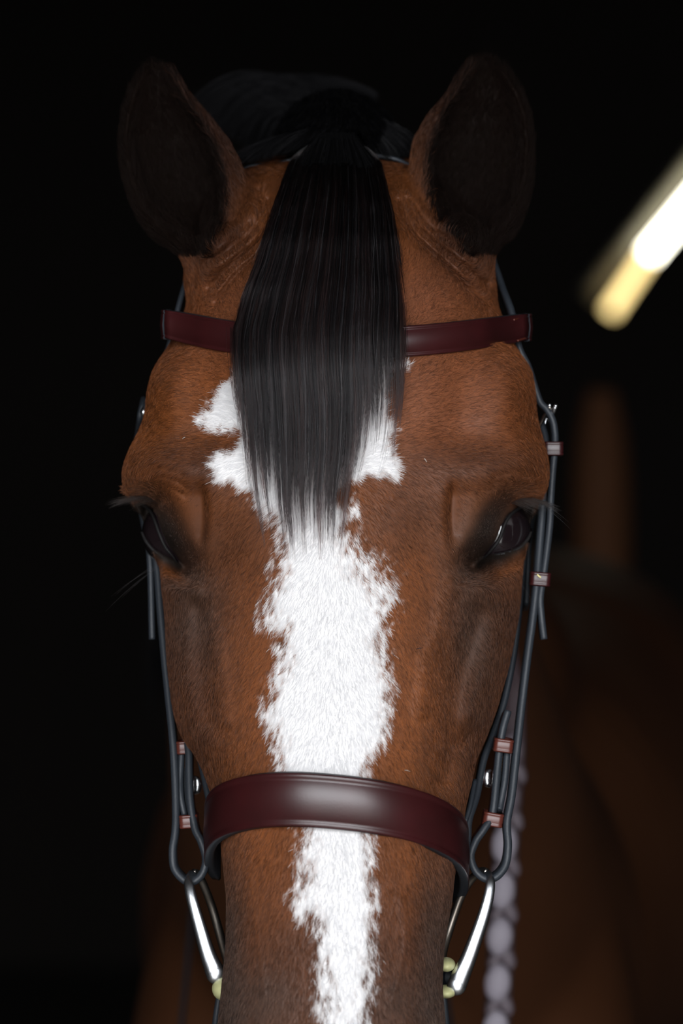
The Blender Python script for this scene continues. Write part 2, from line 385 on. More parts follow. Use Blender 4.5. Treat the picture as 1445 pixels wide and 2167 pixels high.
def detail(px, py):
    d = np.zeros(np.shape(px))
    for sx, cx in ((-1, 330), (1, 1090)):
        d -= .010*gauss(px, py, cx, 835, 50, 60)          # temple muscle
    d += .006*gauss(px, py, 430, 800, 40, 70)+.005*gauss(px, py, 985, 820, 35, 80, 10)
    d -= .008*gauss(px, py, 350, 985, 80, 38, 8)+.008*gauss(px, py, 1075, 985, 85, 38, -8)   # orbital arch
    d += .005*gauss(px, py, 430, 925, 70, 22, -8)+.004*gauss(px, py, 1000, 925, 70, 24, 10)
    for lx, sg in ((432, -1), (951, 1)):      # edge where the forehead drops towards the eye socket
        u = (px-lx)*sg+3*np.sin((py-1040)/30)
        d += .011/(1+np.exp(-u/3.5))*np.exp(-np.maximum(u, 0)/42)*np.exp(-.5*(np.maximum(np.abs(py-1090)-38, 0)/20)**2)
    d += .004*gauss(px, py, 470, 1160, 45, 90)+.004*gauss(px, py, 905, 1150, 45, 90)
    # wrinkles over the eyelids
    for pts in ([(285, 1032), (320, 1014), (360, 1010), (395, 1030)], [(290, 1046), (325, 1030), (360, 1030), (390, 1048)], [(300, 1000), (340, 990), (385, 1000)]):
        d += .0016*groove(px, py, pts, 4.5)
    for pts in ([(1040, 1022), (1070, 1016), (1105, 1018), (1150, 1030)], [(1030, 1036), (1065, 1028), (1100, 1024)], [(1045, 1006), (1085, 1000), (1130, 1004)], [(1080, 1048), (1110, 1050), (1145, 1056)]):
        d += .0018*groove(px, py, pts, 4.5)
    # facial crest, veins and cheek hollows
    d += .0070*groove(px, py, [(1020, 1300), (990, 1380), (968, 1460), (958, 1560)], 20)
    d -= .0060*groove(px, py, [(1005, 1210), (1040, 1300), (1035, 1400), (1000, 1500)], 26)
    d -= .0032*groove(px, py, [(985, 1180), (945, 1260), (930, 1330), (905, 1400), (890, 1500)], 12)
    d += .0070*groove(px, py, [(425, 1290), (424, 1370), (430, 1440), (440, 1520)], 18)
    d -= .0050*groove(px, py, [(385, 1250), (380, 1350), (385, 1450)], 20)
    d -= .003*groove(px, py, [(395, 1215), (440, 1300), (465, 1400), (475, 1520)], 12)
    d += .006*groove(px, py, [(395, 1560), (430, 1600), (450, 1660)], 18)
    d += .007*groove(px, py, [(1000, 1560), (960, 1600), (945, 1650)], 16)
    d -= .004*gauss(px, py, 975, 1670, 14, 50)
    # nose bone sides, muzzle veins
    d += .012*np.clip((507-px)/40, 0, 1)**1.2*np.clip((py-1600)/180, 0, 1)
    d += .012*np.clip((px-868)/60, 0, 1)**1.2*np.clip((py-1600)/180, 0, 1)
    d -= .0015*groove(px, py, [(530, 1850), (540, 1950), (560, 2100)], 9)+.0015*groove(px, py, [(850, 1900), (858, 2000), (830, 2120)], 9)
    # folds at the roots of the ears
    for pts, a in (([(566, 420), (570, 470), (540, 520), (490, 560), (440, 610)], .006), ([(548, 400), (552, 450), (530, 490), (480, 530), (430, 556)], .006),
                   ([(585, 430), (580, 480), (555, 530), (500, 580), (455, 640)], .004), ([(530, 470), (500, 505), (450, 545)], .004)):
        d += 1.5*a*groove(px, py, pts, 6.0)
    for pts in ([(556, 430), (560, 465), (535, 505), (480, 548), (430, 585)], [(578, 440), (574, 480), (548, 525), (498, 572), (455, 622)]):
        d -= .005*groove(px, py, pts, 7)
    for pts, a in (([(842, 425), (868, 490), (915, 535), (975, 595), (1035, 645)], .007), ([(850, 405), (886, 480), (935, 528), (990, 575), (1030, 600)], .006),
                   ([(866, 420), (902, 470), (950, 510), (1000, 550)], .005)):
        d += 1.5*a*groove(px, py, pts, 6.0)
    for pts in ([(846, 412), (877, 485), (925, 532), (985, 585)], [(858, 410), (894, 474), (942, 518), (1000, 562)]):
        d -= .005*groove(px, py, pts, 7)
    return d
def normals(co, fc):
    a, b, c, d = (co[fc[:, i]] for i in range(4)); fn = np.cross(c-a, d-b)
    n = np.zeros_like(co)
    for i in range(4): np.add.at(n, fc[:, i], fn)
    return n/(np.linalg.norm(n, axis=1)[:, None]+1e-12), fn
hn, _ = normals(hco, hfc)
px, py = UNP(hco)
facing = np.clip(-hn[:, 1]*1.6, 0, 1)
ns = (hco[:, 1] < front_Y(px, py)+.06) & (py > 340)
am = detail(px, py)*facing*ns
hco[:, 1] += am
for E in EYES:     # wrap the lids round the eyeball
    R = E['R']*S; cx, cy = E['c']; poly = E['up']+E['lo'][::-1]
    px, py = UNP(hco)
    m = (np.abs(px-cx) < 110) & (np.abs(py-cy) < 110) & (hco[:, 1] < E['Y']+.02) & (facing > .02)
    idx = np.where(m)[0]; x, y = px[idx], py[idx]
    rr = np.hypot(x-cx, y-cy); sh = 1.07*E['R']
    Ysh = E['Y']-S*np.sqrt(np.clip(sh**2-rr**2, (.25*sh)**2, None))
    ins = inside(x, y, poly); dd = dist_poly(x, y, cr(poly+[poly[0]], 4))
    w = np.exp(-.5*(dd/22)**2); Yn = hco[idx, 1]*(1-w)+Ysh*w
    ridge = -.0016*np.exp(-.5*((dd-5)/5)**2)
    Yn = Yn+ridge
    Yn = np.where(ins, Ysh+np.clip(dd/6, 0, 1)*.006+.001, Yn)
    hco[idx, 1] = Yn

# --- coat pattern and painted shade
BLZ = [(513, 765), (500, 790), (477, 809), (445, 834), (436, 866), (408, 888), (416, 904), (459, 914), (509, 921), (498, 945), (452, 960), (446, 981), (455, 1023),
       (488, 1028), (524, 1046), (538, 1075), (578, 1118), (585, 1150), (574, 1183), (567, 1230), (556, 1260), (549, 1300), (552, 1330), (578, 1340), (578, 1366), (586, 1397), (572, 1423),
       (557, 1455), (549, 1506), (560, 1544), (570, 1576), (573, 1640), (600, 1700), (624, 1762), (622, 1804), (622, 1854), (615, 1895), (616, 1931), (638, 1953),
       (655, 1975), (662, 2006), (662, 2075), (665, 2167), (680, 2260), (720, 2330), (765, 2260), (789, 2167), (795, 2103), (795, 2034), (797, 1965), (801, 1909), (792, 1854),
       (795, 1779), (788, 1700), (781, 1645), (804, 1592), (823, 1566), (827, 1502), (839, 1455), (832, 1407), (826, 1359), (835, 1321), (839, 1264), (846, 1222),
       (804, 1183), (775, 1154), (754, 1115), (767, 1089), (756, 1060), (746, 1032), (772, 1010), (801, 1007), (840, 1021), (852, 989), (838, 960), (827, 931),
       (846, 909), (822, 884), (819, 852), (822, 794), (865, 780), (862, 766), (800, 760), (700, 765), (600, 760)]
BLZ_C = cr(BLZ+[BLZ[0]], 2)
MIXW_Y = [700, 1030, 1060, 1220, 1300, 1366, 1420, 1500, 1560, 1640, 1770, 1850, 1930, 2020, 2167]
MIX_L = [24, 22, 34, 56, 56, 54, 50, 46, 50, 56, 60, 56, 66, 56, 62]
MIX_R = [18, 18, 36, 86, 62, 62, 44, 36, 42, 34, 36, 32, 36, 44, 66]
def blaze(px, py, n1=1.0):
    """0..1 share of white hairs"""
    px = np.asarray(px, float); py = np.asarray(py, float)
    out = np.zeros(px.shape); m = (px > 390) & (px < 880) & (py > 740) & (py < 2340)
    x, y = px[m], py[m]
    d = dist_poly(x, y, BLZ_C)*np.where(inside(x, y, BLZ), 1, -1)
    wl = np.where(x < 700, np.interp(y, MIXW_Y, MIX_L), np.interp(y, MIXW_Y, MIX_R))
    nz = (vnoise(x/5, y/12, 3)-.5)*1.5+(vnoise(x/14, y/30, 4)-.5)*.9
    t = (d+4)/wl+nz*n1*np.clip(1-np.abs(d-wl*.4)/(wl*1.1), 0, 1)
    notch = 1.4*np.exp(-(((x-722)/24)**2+((y-1040)/36)**2)**1.3)
    out[m] = np.clip(t-notch, 0, 1)
    return out
def coat_col(px, py, side=None):
    """linear albedo of the bay coat by place, with shade painted in at sides and ears"""
    px = np.asarray(px, float); py = np.asarray(py, float)
    def L(*c): return np.array(c)
    rich = L(.20, .060, .015); dark = L(.050, .019, .010); grey = L(.048, .034, .027); red = L(.25, .088, .044)
    n = fbm(px/60, py/80, 11)[..., None]; n2 = fbm(px/14, py/14, 17)[..., None]
    c = rich*(.55+.5*n+.25*n2)+0*n
    def mixc(c, t, w): w = np.clip(w, 0, 1)[..., None]; return c*(1-w)+t*w
    c = mixc(c, red, .5*gauss(px, py, 930, 850, 130, 120)+.4*gauss(px, py, 480, 700, 120, 90))
    c = mixc(c, red, .5*gauss(px, py, 900, 640, 90, 80))
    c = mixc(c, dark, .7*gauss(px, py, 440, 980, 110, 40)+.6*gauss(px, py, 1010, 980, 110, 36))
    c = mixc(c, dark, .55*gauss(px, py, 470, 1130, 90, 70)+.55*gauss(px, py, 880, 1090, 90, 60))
    side_w = np.clip((np.abs(px-708)-165)/120, 0, 1)*np.clip((py-1120)/150, 0, 1)  # painted side shade: coat darkens outwards to stand for light falloff
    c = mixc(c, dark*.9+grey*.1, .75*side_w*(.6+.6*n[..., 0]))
    c = mixc(c, grey*1.15, .55*(gauss(px, py, 415, 1300, 45, 90)+gauss(px, py, 1000, 1330, 40, 120)))
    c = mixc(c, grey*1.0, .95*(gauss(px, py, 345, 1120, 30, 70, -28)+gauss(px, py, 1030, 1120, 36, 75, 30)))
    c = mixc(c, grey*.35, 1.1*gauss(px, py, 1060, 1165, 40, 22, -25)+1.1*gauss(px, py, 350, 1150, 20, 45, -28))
    c = mixc(c, rich*.9, .9*gauss(px, py, 1085, 1200, 30, 7, -20)+.9*gauss(px, py, 360, 1212, 25, 7, 25))
    c = mixc(c, dark, .6*np.clip((py-1750)/250, 0, 1)); c = mixc(c, grey*1.1, .6*np.clip((py-1750)/200, 0, 1)*np.clip((np.abs(px-700)-165)/40, 0, 1))
    c = mixc(c, grey*1.2, .6*gauss(px, py, 560, 2120, 60, 60)+.5*gauss(px, py, 850, 2120, 60, 60))
    c = mixc(c, L(.050, .018, .009), .9*np.clip((660-py)/140, 0, 1)*np.clip((np.abs(px-712)-150)/90, 0, 1))  # painted shade: coat darkened towards the ear roots
    c = mixc(c, c*.55, np.clip((620-py)/260, 0, 1))  # upper face darkened as well, light falloff put into the colour
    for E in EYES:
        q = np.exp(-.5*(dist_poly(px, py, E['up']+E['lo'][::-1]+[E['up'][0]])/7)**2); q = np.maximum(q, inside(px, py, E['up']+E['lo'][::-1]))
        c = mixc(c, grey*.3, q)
    c = mixc(c, L(.030, .012, .007), .7*np.clip((470-py)/160, 0, 1)*np.clip((np.abs(px-712)-150)/40, 0, 1))  # further painted shade on the ears
    return c
def ear_dark(co, nrm, px, py):
    """1 inside the cup of the ears and along their rims"""
    w = np.zeros(len(px))
    for T, sg in ((EAR_L, -1), (EAR_R, 1)):
        iv = lambda q, c: np.interp(q, T[:, 0], T[:, c])
        m = (py < 545) & (np.abs(px-(iv(py, 1)+iv(py, 2))/2) < np.abs(iv(py, 1)-iv(py, 2))/2+14) & (np.sign(px-712) == sg)
        opn = np.where(py > 515, iv(515, 3), iv(py, 3)); u = (px-opn)*sg      # >0 = inside the opening
        a = np.clip((u+12)/16, 0, 1)*m
        a = np.maximum(a, m*np.clip((260-py)/90, 0, 1)*.8)
        w = np.maximum(w, a)
    return np.clip(w, 0, 1)
EARCOL = np.array([.007, .004, .003])  # near-black ear hair, lowered further to hold the shade there
def skin_col(co, nrm):
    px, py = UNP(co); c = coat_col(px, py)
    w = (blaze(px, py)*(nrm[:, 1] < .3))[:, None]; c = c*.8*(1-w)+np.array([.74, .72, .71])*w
    e = ear_dark(co, nrm, px, py)[:, None]; c = c*(1-e)+EARCOL*e
    far = np.clip((co[:, 1]-.17)/.05, 0, 1)[:, None]; c = c*(1-far)+np.array([.12, .038, .014])*far
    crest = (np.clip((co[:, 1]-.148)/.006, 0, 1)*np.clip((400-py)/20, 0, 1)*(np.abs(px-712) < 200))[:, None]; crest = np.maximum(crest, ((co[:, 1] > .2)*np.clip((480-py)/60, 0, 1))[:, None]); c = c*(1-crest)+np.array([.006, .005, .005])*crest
    return c

# ------------------------------------------------------------------ body behind the head
bb = MB()
def bz(px, py, Y): return P(px, py, Y)
v, f = tube([(0.0, .17, 1.70), (0.0, .34, 1.69), (.0, .62, 1.60), (.03, .95, 1.40), (.05, 1.15, 1.30)], [.06, .085, .115, .165, .20], k=28, flat=1.25); bb.add(v, f)
v, f = tube([(.035, .90, 1.18), (.035, 1.1, 1.22), (.07, 1.5, 1.29), (.15, 2.1, 1.30), (.21, 2.6, 1.34), (.24, 2.85, 1.28)], [.12, .18, .25, .29, .27, .14], k=32, flat=1.05); bb.add(v, f)
v, f = ellipsoid((.10, 1.45, 1.50), (.11, .35, .12)); bb.add(v, f)
v, f = ellipsoid((-.055, 1.03, 1.12), (.12, .17, .32)); bb.add(v, f)
v, f = ellipsoid((.12, 1.03, 1.14), (.12, .17, .34)); bb.add(v, f)
for x, y in ((-.08, 1.1), (.15, 1.1), (.06, 2.6), (.36, 2.6)):
    v, f = tube([(x, y, 1.1), (x, y, .75), (x, y+.01, .48), (x, y, .25), (x, y-.02, .08), (x, y-.03, .005)], [.12, .075, .05, .036, .042, .06], k=16); bb.add(v, f)
bco, bfc = remesh(bb, .014, 8, 'body_tmp')

nb = len(hco); allco = np.vstack([hco, bco]); allfc = np.vstack([hfc, bfc+nb])
hn, _ = normals(hco, hfc); bn, _ = normals(bco, bfc)
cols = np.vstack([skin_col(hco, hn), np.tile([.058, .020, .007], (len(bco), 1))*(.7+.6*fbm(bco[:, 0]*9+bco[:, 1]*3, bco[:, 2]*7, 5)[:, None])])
horse = meshobj('horse', [], [], M['hide'])
me = horse.data; me.clear_geometry()
me.vertices.add(len(allco)); me.vertices.foreach_set('co', allco.astype(np.float32).ravel())
nf = len(allfc); me.loops.add(nf*4); me.loops.foreach_set('vertex_index', allfc.astype(np.int32).ravel())
me.polygons.add(nf); me.polygons.foreach_set('loop_start', np.arange(0, nf*4, 4, dtype=np.int32))
me.update(calc_edges=True); me.validate()
me.polygons.foreach_set('use_smooth', np.ones(len(me.polygons), bool))
ca = me.color_attributes.new('tint', 'FLOAT_COLOR', 'POINT')
ca.data.foreach_set('color', np.hstack([cols, np.ones((len(cols), 1))]).astype(np.float32).ravel())
tag(horse, 'bay horse with a broad white blaze standing in the dark stable facing the viewer', 'horse')

# ------------------------------------------------------------------ hair
def hair(name, pts, rad, col, m, parent):
    """pts [N,k,3] rad [N,k] col [N,3]"""
    N, k = pts.shape[:2]; c = bpy.data.hair_curves.new(name); c.add_curves([k]*N)
    c.attributes['position'].data.foreach_set('vector', pts.astype(np.float32).ravel())
    r = c.attributes.get('radius') or c.attributes.new('radius', 'FLOAT', 'POINT')
    r.data.foreach_set('value', rad.astype(np.float32).ravel())
    a = c.attributes.new('tint', 'FLOAT_COLOR', 'CURVE')
    a.data.foreach_set('color', np.hstack([col, np.ones((N, 1))]).astype(np.float32).ravel())
    c.materials.append(m); o = bpy.data.objects.new(name, c); COL.objects.link(o)
    if parent: o.parent = parent
    return o
tri = np.vstack([hfc[:, [0, 1, 2]], hfc[:, [0, 2, 3]]])
A, B, C3 = hco[tri[:, 0]], hco[tri[:, 1]], hco[tri[:, 2]]
cen = (A+B+C3)/3; tn = np.cross(B-A, C3-A); area = np.linalg.norm(tn, axis=1)/2; tn /= (2*area[:, None]+1e-15)
cpx, cpy = UNP(cen)
wgt = area*(tn[:, 1] < .35)*(cpx > 200)*(cpx < 1200)*(cpy < 2600)*(cen[:, 1] < .19)
wgt *= np.where(cpy < 540, .8, 1.0)
hid = (np.abs(cpx-680) < 120) & (cpy > 380) & (cpy < 700)
wgt = wgt*np.where(hid, .12, 1)
for E in EYES: wgt *= ~inside(cpx, cpy, E['up']+E['lo'][::-1])
NH = 500000
cum = np.cumsum(wgt); pick = np.searchsorted(cum, rng.random(NH)*cum[-1])
r1 = np.sqrt(rng.random(NH))[:, None]; r2 = rng.random(NH)[:, None]
root = A[pick]*(1-r1)+B[pick]*(r1*(1-r2))+C3[pick]*(r1*r2)
nn = (hn[tri[pick, 0]]*(1-r1)+hn[tri[pick, 1]]*(r1*(1-r2))+hn[tri[pick, 2]]*(r1*r2)); nn /= np.linalg.norm(nn, axis=1)[:, None]
rx, ry = UNP(root)
def flow(px, py):
    dx = px-705; dy = py-1045
    up = np.clip((1045-py)/90, 0, 1)
    lat = np.tanh(dx/70)
    fx_d = lat*np.interp(py, [1045, 1150, 1300, 1700, 2100], [1.1, .85, .55, .35, .12]); fy_d = np.ones_like(px)
    r = np.hypot(dx, dy)+20
    fx_u = dx/r*1.0; fy_u = dy/r*.75+.25*np.clip(np.abs(dx)/200, 0, 1)
    fx = fx_d*(1-up)+fx_u*up; fy = fy_d*(1-up)+fy_u*up
    ears = np.clip((600-py)/80, 0, 1)*np.clip((np.abs(dx)-110)/40, 0, 1)
    fx = fx*(1-ears)+np.sign(dx)*.3*ears; fy = fy*(1-ears)-1.0*ears
    n = (fbm(px/35, py/35, 31)-.5)*1.1
    return fx+n*.22, fy+(fbm(px/35, py/35, 41)-.5)*.22
fx, fy = flow(rx, ry)
fd = np.stack([fx, np.zeros(NH), -fy], 1)+rng.normal(0, .24, (NH, 3))
fd -= (fd*nn).sum(1)[:, None]*nn; fd /= np.linalg.norm(fd, axis=1)[:, None]+1e-9
ed = ear_dark(root, nn, rx, ry)
Ln = .0036*(.7+.6*rng.random(NH))*np.where(ry > 1700, 1.1, 1)*(1+.8*ed)
for E in EYES:
    dde = np.hypot(rx-E['c'][0], ry-E['c'][1]); Ln *= np.clip((dde-30)/90, .35, 1)
lift = .12+.08*rng.random(NH)
lift += .25*ed
pts = np.stack([root+fd*(Ln*s)[:, None]+nn*(Ln*lift*h)[:, None]-nn*.0002 for s, h in ((0, 0), (.36, .62), (.70, 1.0), (1.0, 1.05))], 1)
rad = np.stack([np.full(NH, .000066), np.full(NH, .000062), np.full(NH, .000046), np.full(NH, .00002)], 1)
bw = blaze(rx, ry); white = rng.random(NH) < np.clip((bw-.42)*2.0+.5, 0, 1)
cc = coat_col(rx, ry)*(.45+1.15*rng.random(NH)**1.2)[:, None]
blk = (rng.random(NH) < .17)[:, None]; cc = np.where(blk, cc*.3, cc)
wcol = np.array([.74, .73, .735])*(.93+.08*rng.random(NH))[:, None]
cc = np.where(white[:, None], wcol, cc)
e3 = (rng.random(NH) < ed)[:, None]; cc = np.where(e3, EARCOL*(.6+.8*rng.random(NH))[:, None], cc)
hair('coat', pts, rad, cc, M['coat'], horse)['kind'] = 'stuff'

for (a, b, cc_) in (((897, 970), (903, 978), (.5, .45, .4)), ((386, 929), (392, 925), (.45, .4, .36)), ((856, 1630), (868, 1633), (.35, .3, .26)), ((880, 1374), (896, 1371), (.02, .02, .025))):
    hair('stray_hair', np.array([[P(a[0], a[1], front_Y(a[0], a[1])-.004), P((a[0]+b[0])/2, (a[1]+b[1])/2-1, front_Y(a[0], a[1])-.0055), P(b[0], b[1], front_Y(b[0], b[1])-.005)]]), np.array([[.00015, .0002, .00008]]), np.array([cc_]), M['coat'], horse)
# forelock
def forelock():
    N = 11500; k = 18
    pyk = [285, 300, 320, 345, 400, 450, 550, 620, 700, 760, 850, 950, 1050, 1200]
    xck = [712, 711, 710, 709, 706, 702, 692, 683, 673, 673, 678, 678, 670, 672]
    hwk = [16, 45, 78, 98, 114, 128, 148, 166, 178, 178, 176, 168, 146, 120]
    t0 = rng.uniform(-1, 1, N); t0 = np.sign(t0)*np.abs(t0)**.95
    ncl = 110; cl = np.sort(rng.uniform(-1.03, 1.03, ncl)); ci = np.abs(t0[:, None]+rng.normal(0, .02, (N, 1))-cl[None]).argmin(1); tc = cl[ci]
    Lk = np.interp(t0, [-1, -.85, -.6, -.35, 0, .2, .4, .6, .8, 1], [960, 1050, 1110, 1140, 1150, 1160, 1060, 970, 920, 900])
    cj = rng.normal(0, 38, ncl)[ci]
    q = rng.random(N); end = Lk-30-400*(q**.85)+cj*1.0+rng.normal(0, 20, N); wisp = (rng.random(ncl) < .2)[ci]*(rng.random(N) < .35); end = end+wisp*rng.uniform(60, 190, N)
    long = rng.random(N) < .035; end = np.where(long, end+rng.uniform(30, 110, N), end); end = np.where(end > 1150, 1150+(end-1150)*.3, end); end = np.clip(end, 560, 1240)
    lay = rng.random(N); coff = np.clip(rng.normal(0, .6, ncl), -1, 1)[ci]; cbr = rng.uniform(.55, 1.35, ncl)[ci]
    amp = rng.normal(0, 1, N); ph = rng.random(N)*6.28; camp = rng.normal(0, 1, ncl)[ci]; cph = (rng.random(ncl)*6.28)[ci]
    P3 = np.zeros((N, k, 3)); s = np.linspace(0, 1, k)
    st = 292+rng.random(N)*10
    for i, u in enumerate(s):
        y = st+(end-st)*u
        w = .9*np.clip((u-.3)/.7, 0, 1)**1.2
        t = t0*(1-w)+(tc+(t0-tc)*.25)*w
        x = np.interp(y, pyk, xck)+t*np.interp(y, pyk, hwk)
        x += 3.0*u*amp*np.sin(ph+u*5)+7*u**1.5*camp*np.sin(cph+u*3.2)+rng.normal(0, .6, N)
        Y = front_Y(np.clip(x, 500, 900), np.maximum(y, 348))
        off = .006+.0035*(1+coff)+.014*lay*np.interp(u, [0, .2, .75, 1], [1, 1, .75, .25])+.004*(1-t0**2)
        off += .007*np.exp(-((y-715)/110)**2)
        Yb = Y-off
        Yb = np.where(y < 360, Yb+(360-y)*.00012*(1+lay*.4), Yb)
        P3[:, i] = P(x, y, Yb)
    hl = rng.random(N) < .07
    r = np.outer(.00007+.00003*rng.random(N)+.00004*hl, np.interp(s, [0, .1, .8, 1], [1, 1, .9, .3]))
    b = (.005+.030*rng.random(N)**5)*cbr
    b = np.where(hl & (lay > .5), .06, b)  # outer strands tinted brighter as painted highlights
    col = np.stack([b*1.0, b*.93, b*1.0], 1); red = (rng.random(N) < .3)[:, None]
    col = np.where(red, np.array([.022, .012, .011])*cbr[:, None], col)
    hair('forelock', P3, r, col, M['mane'], horse)
forelock()
def wisps():
    paths = [((640, 760), (612, 930), (604, 1060), (600, 1150), 26), ((690, 760), (676, 950), (676, 1080), (680, 1190), 30), ((740, 760), (742, 950), (733, 1060), (720, 1175), 30),
             ((585, 760), (560, 920), (556, 1010), (566, 1090), 18), ((660, 760), (640, 930), (636, 1040), (650, 1120), 18), ((715, 760), (712, 930), (708, 1030), (694, 1130), 18),
             ((520, 680), (508, 800), (512, 880), (522, 960), 26), ((500, 680), (496, 760), (500, 830), (508, 900), 14), ((846, 640), (852, 740), (850, 820), (846, 900), 40), ((835, 680), (838, 780), (836, 860), (832, 985), 16), ((530, 760), (532, 880), (528, 980), (526, 1060), 12)]
    out = []; k = 14
    for a, b, c, d, n in paths:
        C = cr(np.array([a, b, c, d], float), 6); C = np.stack([np.interp(np.linspace(0, 1, k), np.linspace(0, 1, len(C)), C[:, j]) for j in (0, 1)], 1)
        for _ in range(n):
            o = rng.normal(0, 9); f = rng.uniform(.72, 1.0); ph = rng.random()*6; u = np.linspace(0, 1, k)
            y = C[0, 1]+(C[:, 1]-C[0, 1])*f; x = np.interp(y, C[:, 1], C[:, 0])+o*(1-.82*u)+2.5*np.sin(ph+u*6)*u
            out.append(P(x, y, front_Y(np.clip(x, 480, 900), y)-.013+.008*u))
    out = np.array(out); N = len(out); b = .010+.012*rng.random(N)
    hair('forelock', out, np.outer(np.full(N, .00010), np.interp(np.linspace(0, 1, k), [0, .7, 1], [1, .9, .4])), np.stack([b*1.5, b*.9, b*.85], 1), M['mane'], horse)
wisps()
def tuft(name, N, fn, k=10, r0=.00009, par=horse, m=None, cm=1.0):
    P3 = np.zeros((N, k, 3)); s = np.linspace(0, 1, k)
    a = rng.random(N); b = rng.random(N); c = rng.normal(0, 1, N); d = rng.normal(0, 1, N)
    for i, u in enumerate(s): P3[:, i] = fn(u, a, b, c, d)
    r = np.outer(np.full(N, r0), np.interp(s, [0, .1, .7, 1], [1, 1, .85, .3])); br = (.002+.008*rng.random(N)**2)*cm
    hair(name, P3, r, np.stack([br, br*.95, br*1.05], 1), m or M['mane_back'], par)
def mane_a(u, a, b, c, d):      # swept to the left of the poll
    x = 760-110*b-(20+170*a)*u-6*c*u; y = 298-25*b-(50*np.sin(u*2.2)*(1-b*1.3))+u*u*(52*a+18*b)+5*d*u+(1-b)*20*u
    return P(x, np.minimum(y, 352), .135+.03*b-.02*u)
tuft('mane', 5000, mane_a); tuft('mane', 900, mane_a, m=M['mane_wisp'])
def mane_b(u, a, b, c, d):      # crest of the mane farther back
    x = 800-190*b-(40+190*a)*u+4*c*u; y = 305-110*a-20*b-45*np.sin(u*2.4)+u*u*(40+50*b)+6*d*u
    return P(x, y, .26+.12*a)
tuft('mane', 9000, mane_b, r0=.00014)
def mane_c(u, a, b, c, d):      # right of the poll
    x = 730+60*b+(40+70*a)*u+3*c*u; y = 292-40*(1-b)*u-35*np.sin(u*2.6)*a+u*u*(55-10*a)+3*d*u
    return P(x, np.minimum(y, 342), .14+.04*a)
tuft('mane', 3500, mane_c); tuft('mane', 300, mane_c, m=M['mane_wisp'])
def dome(u, a, b, c, d):
    ang = math.pi*(1.0*a); rr = 55+75*b
    x0 = 712+np.cos(ang)*rr*.9; y0 = 300-np.sin(ang)*rr*.85
    return P(x0-20*u*np.cos(ang)*-1+5*c*u, y0-18*u+30*u*u+4*d*u, .135+.08*b-.02*u)
def mane_d(u, a, b, c, d):      # short hair falling over the root of the forelock
    return P(712+(b-.5)*165*(.45+.55*u)+4*c*u, 280+14*a+u*(55+50*a)+2*d*u, .100-.006*a)
tuft('mane', 2600, mane_d, k=6, cm=.35)
def mane_e(u, a, b, c, d):      # mane lying over the crest of the neck
    y = .24+.60*a; z = np.interp(y, [.2, .36, .62, .9], [1.775, 1.79, 1.735, 1.60]); w = np.interp(y, [.2, .36, .62, .9], [.085, .095, .125, .16])
    th = u*(1.0+.5*b)
    return np.stack([-w*np.sin(th)*.95-.004*c*u, y+.03*u+.008*d*u, z+.012-w*(1-np.cos(th))-.02*u*b], -1)
tuft('mane', 6000, mane_e, r0=.00016)
tuft('mane', 9000, dome, k=6, r0=.00014)

# ------------------------------------------------------------------ eyes, lashes
for E in EYES:
    c = P(*E['c'], E['Y']); e = MB().add(*ellipsoid(c, (E['R']*S*1.0,)*3, 32, 48)).build('eyeball', M['eye'], horse, True)
    side = -1 if E['c'][0] < 700 else 1
    for nm, pts, r0 in (('eyelid', E['up'], .0009), ('eyelid', E['lo'], .0010)):
        pp = []
        for x, y in pts:
            rr = math.hypot(x-E['c'][0], y-E['c'][1]); sh = 1.06*E['R']
            pp.append(P(x, y, E['Y']-S*math.sqrt(max(sh**2-rr**2, (.2*sh)**2))))
        MB().add(*tube(pp, [r0*.4, r0, r0, r0, r0*.7])).build(nm, M['lid'], horse, True)
def lash(N, root_pts, dirv, ln, Y, spread, name='eyelashes', r0=.00006, br=(.05, .14)):
    rp = cr(np.array(root_pts, float), 8); t = rng.random(N)*(len(rp)-1); i = t.astype(int); i = np.minimum(i, len(rp)-2); b = rp[i]+(rp[i+1]-rp[i])*(t-i)[:, None]
    k = 7; P3 = np.zeros((N, k, 3)); l = ln*(.5+.6*rng.random(N)); a = rng.normal(0, spread, N); e = rng.normal(0, spread, N)
    for j, u in enumerate(np.linspace(0, 1, k)):
        x = b[:, 0]+dirv[0]*l*u; y = b[:, 1]+dirv[1]*l*u+l*.18*u*u+a*l*u
        P3[:, j] = P(x, y, Y-.012*u+e*.01*u)
    bb_ = br[0]+(br[1]-br[0])*rng.random(N)
    hair(name, P3, np.outer(np.full(N, r0), [1, 1, .9, .8, .65, .45, .2]), np.stack([bb_, bb_*.9, bb_*.85], 1), M['mane'], horse)
lash(170, [(345, 1062), (322, 1052), (300, 1052), (285, 1058)], (-1, .03), 62, .088, .10)
lash(170, [(1078, 1066), (1098, 1056), (1118, 1054), (1135, 1060)], (1, .22), 55, .078, .10)
lash(4, [(1120, 1050), (1150, 1062)], (1, .62), 85, .075, .12, 'whiskers', .00006)
lash(4, [(320, 1195), (330, 1205)], (-1, .55), 100, .09, .10, 'whiskers', .00005)
lash(5, [(1060, 1205), (1090, 1200)], (.8, .9), 80, .08, .2, 'whiskers', .00005)
lash(3, [(310, 1040), (330, 1042)], (-1, .2), 85, .085, .05, 'whiskers', .00005)

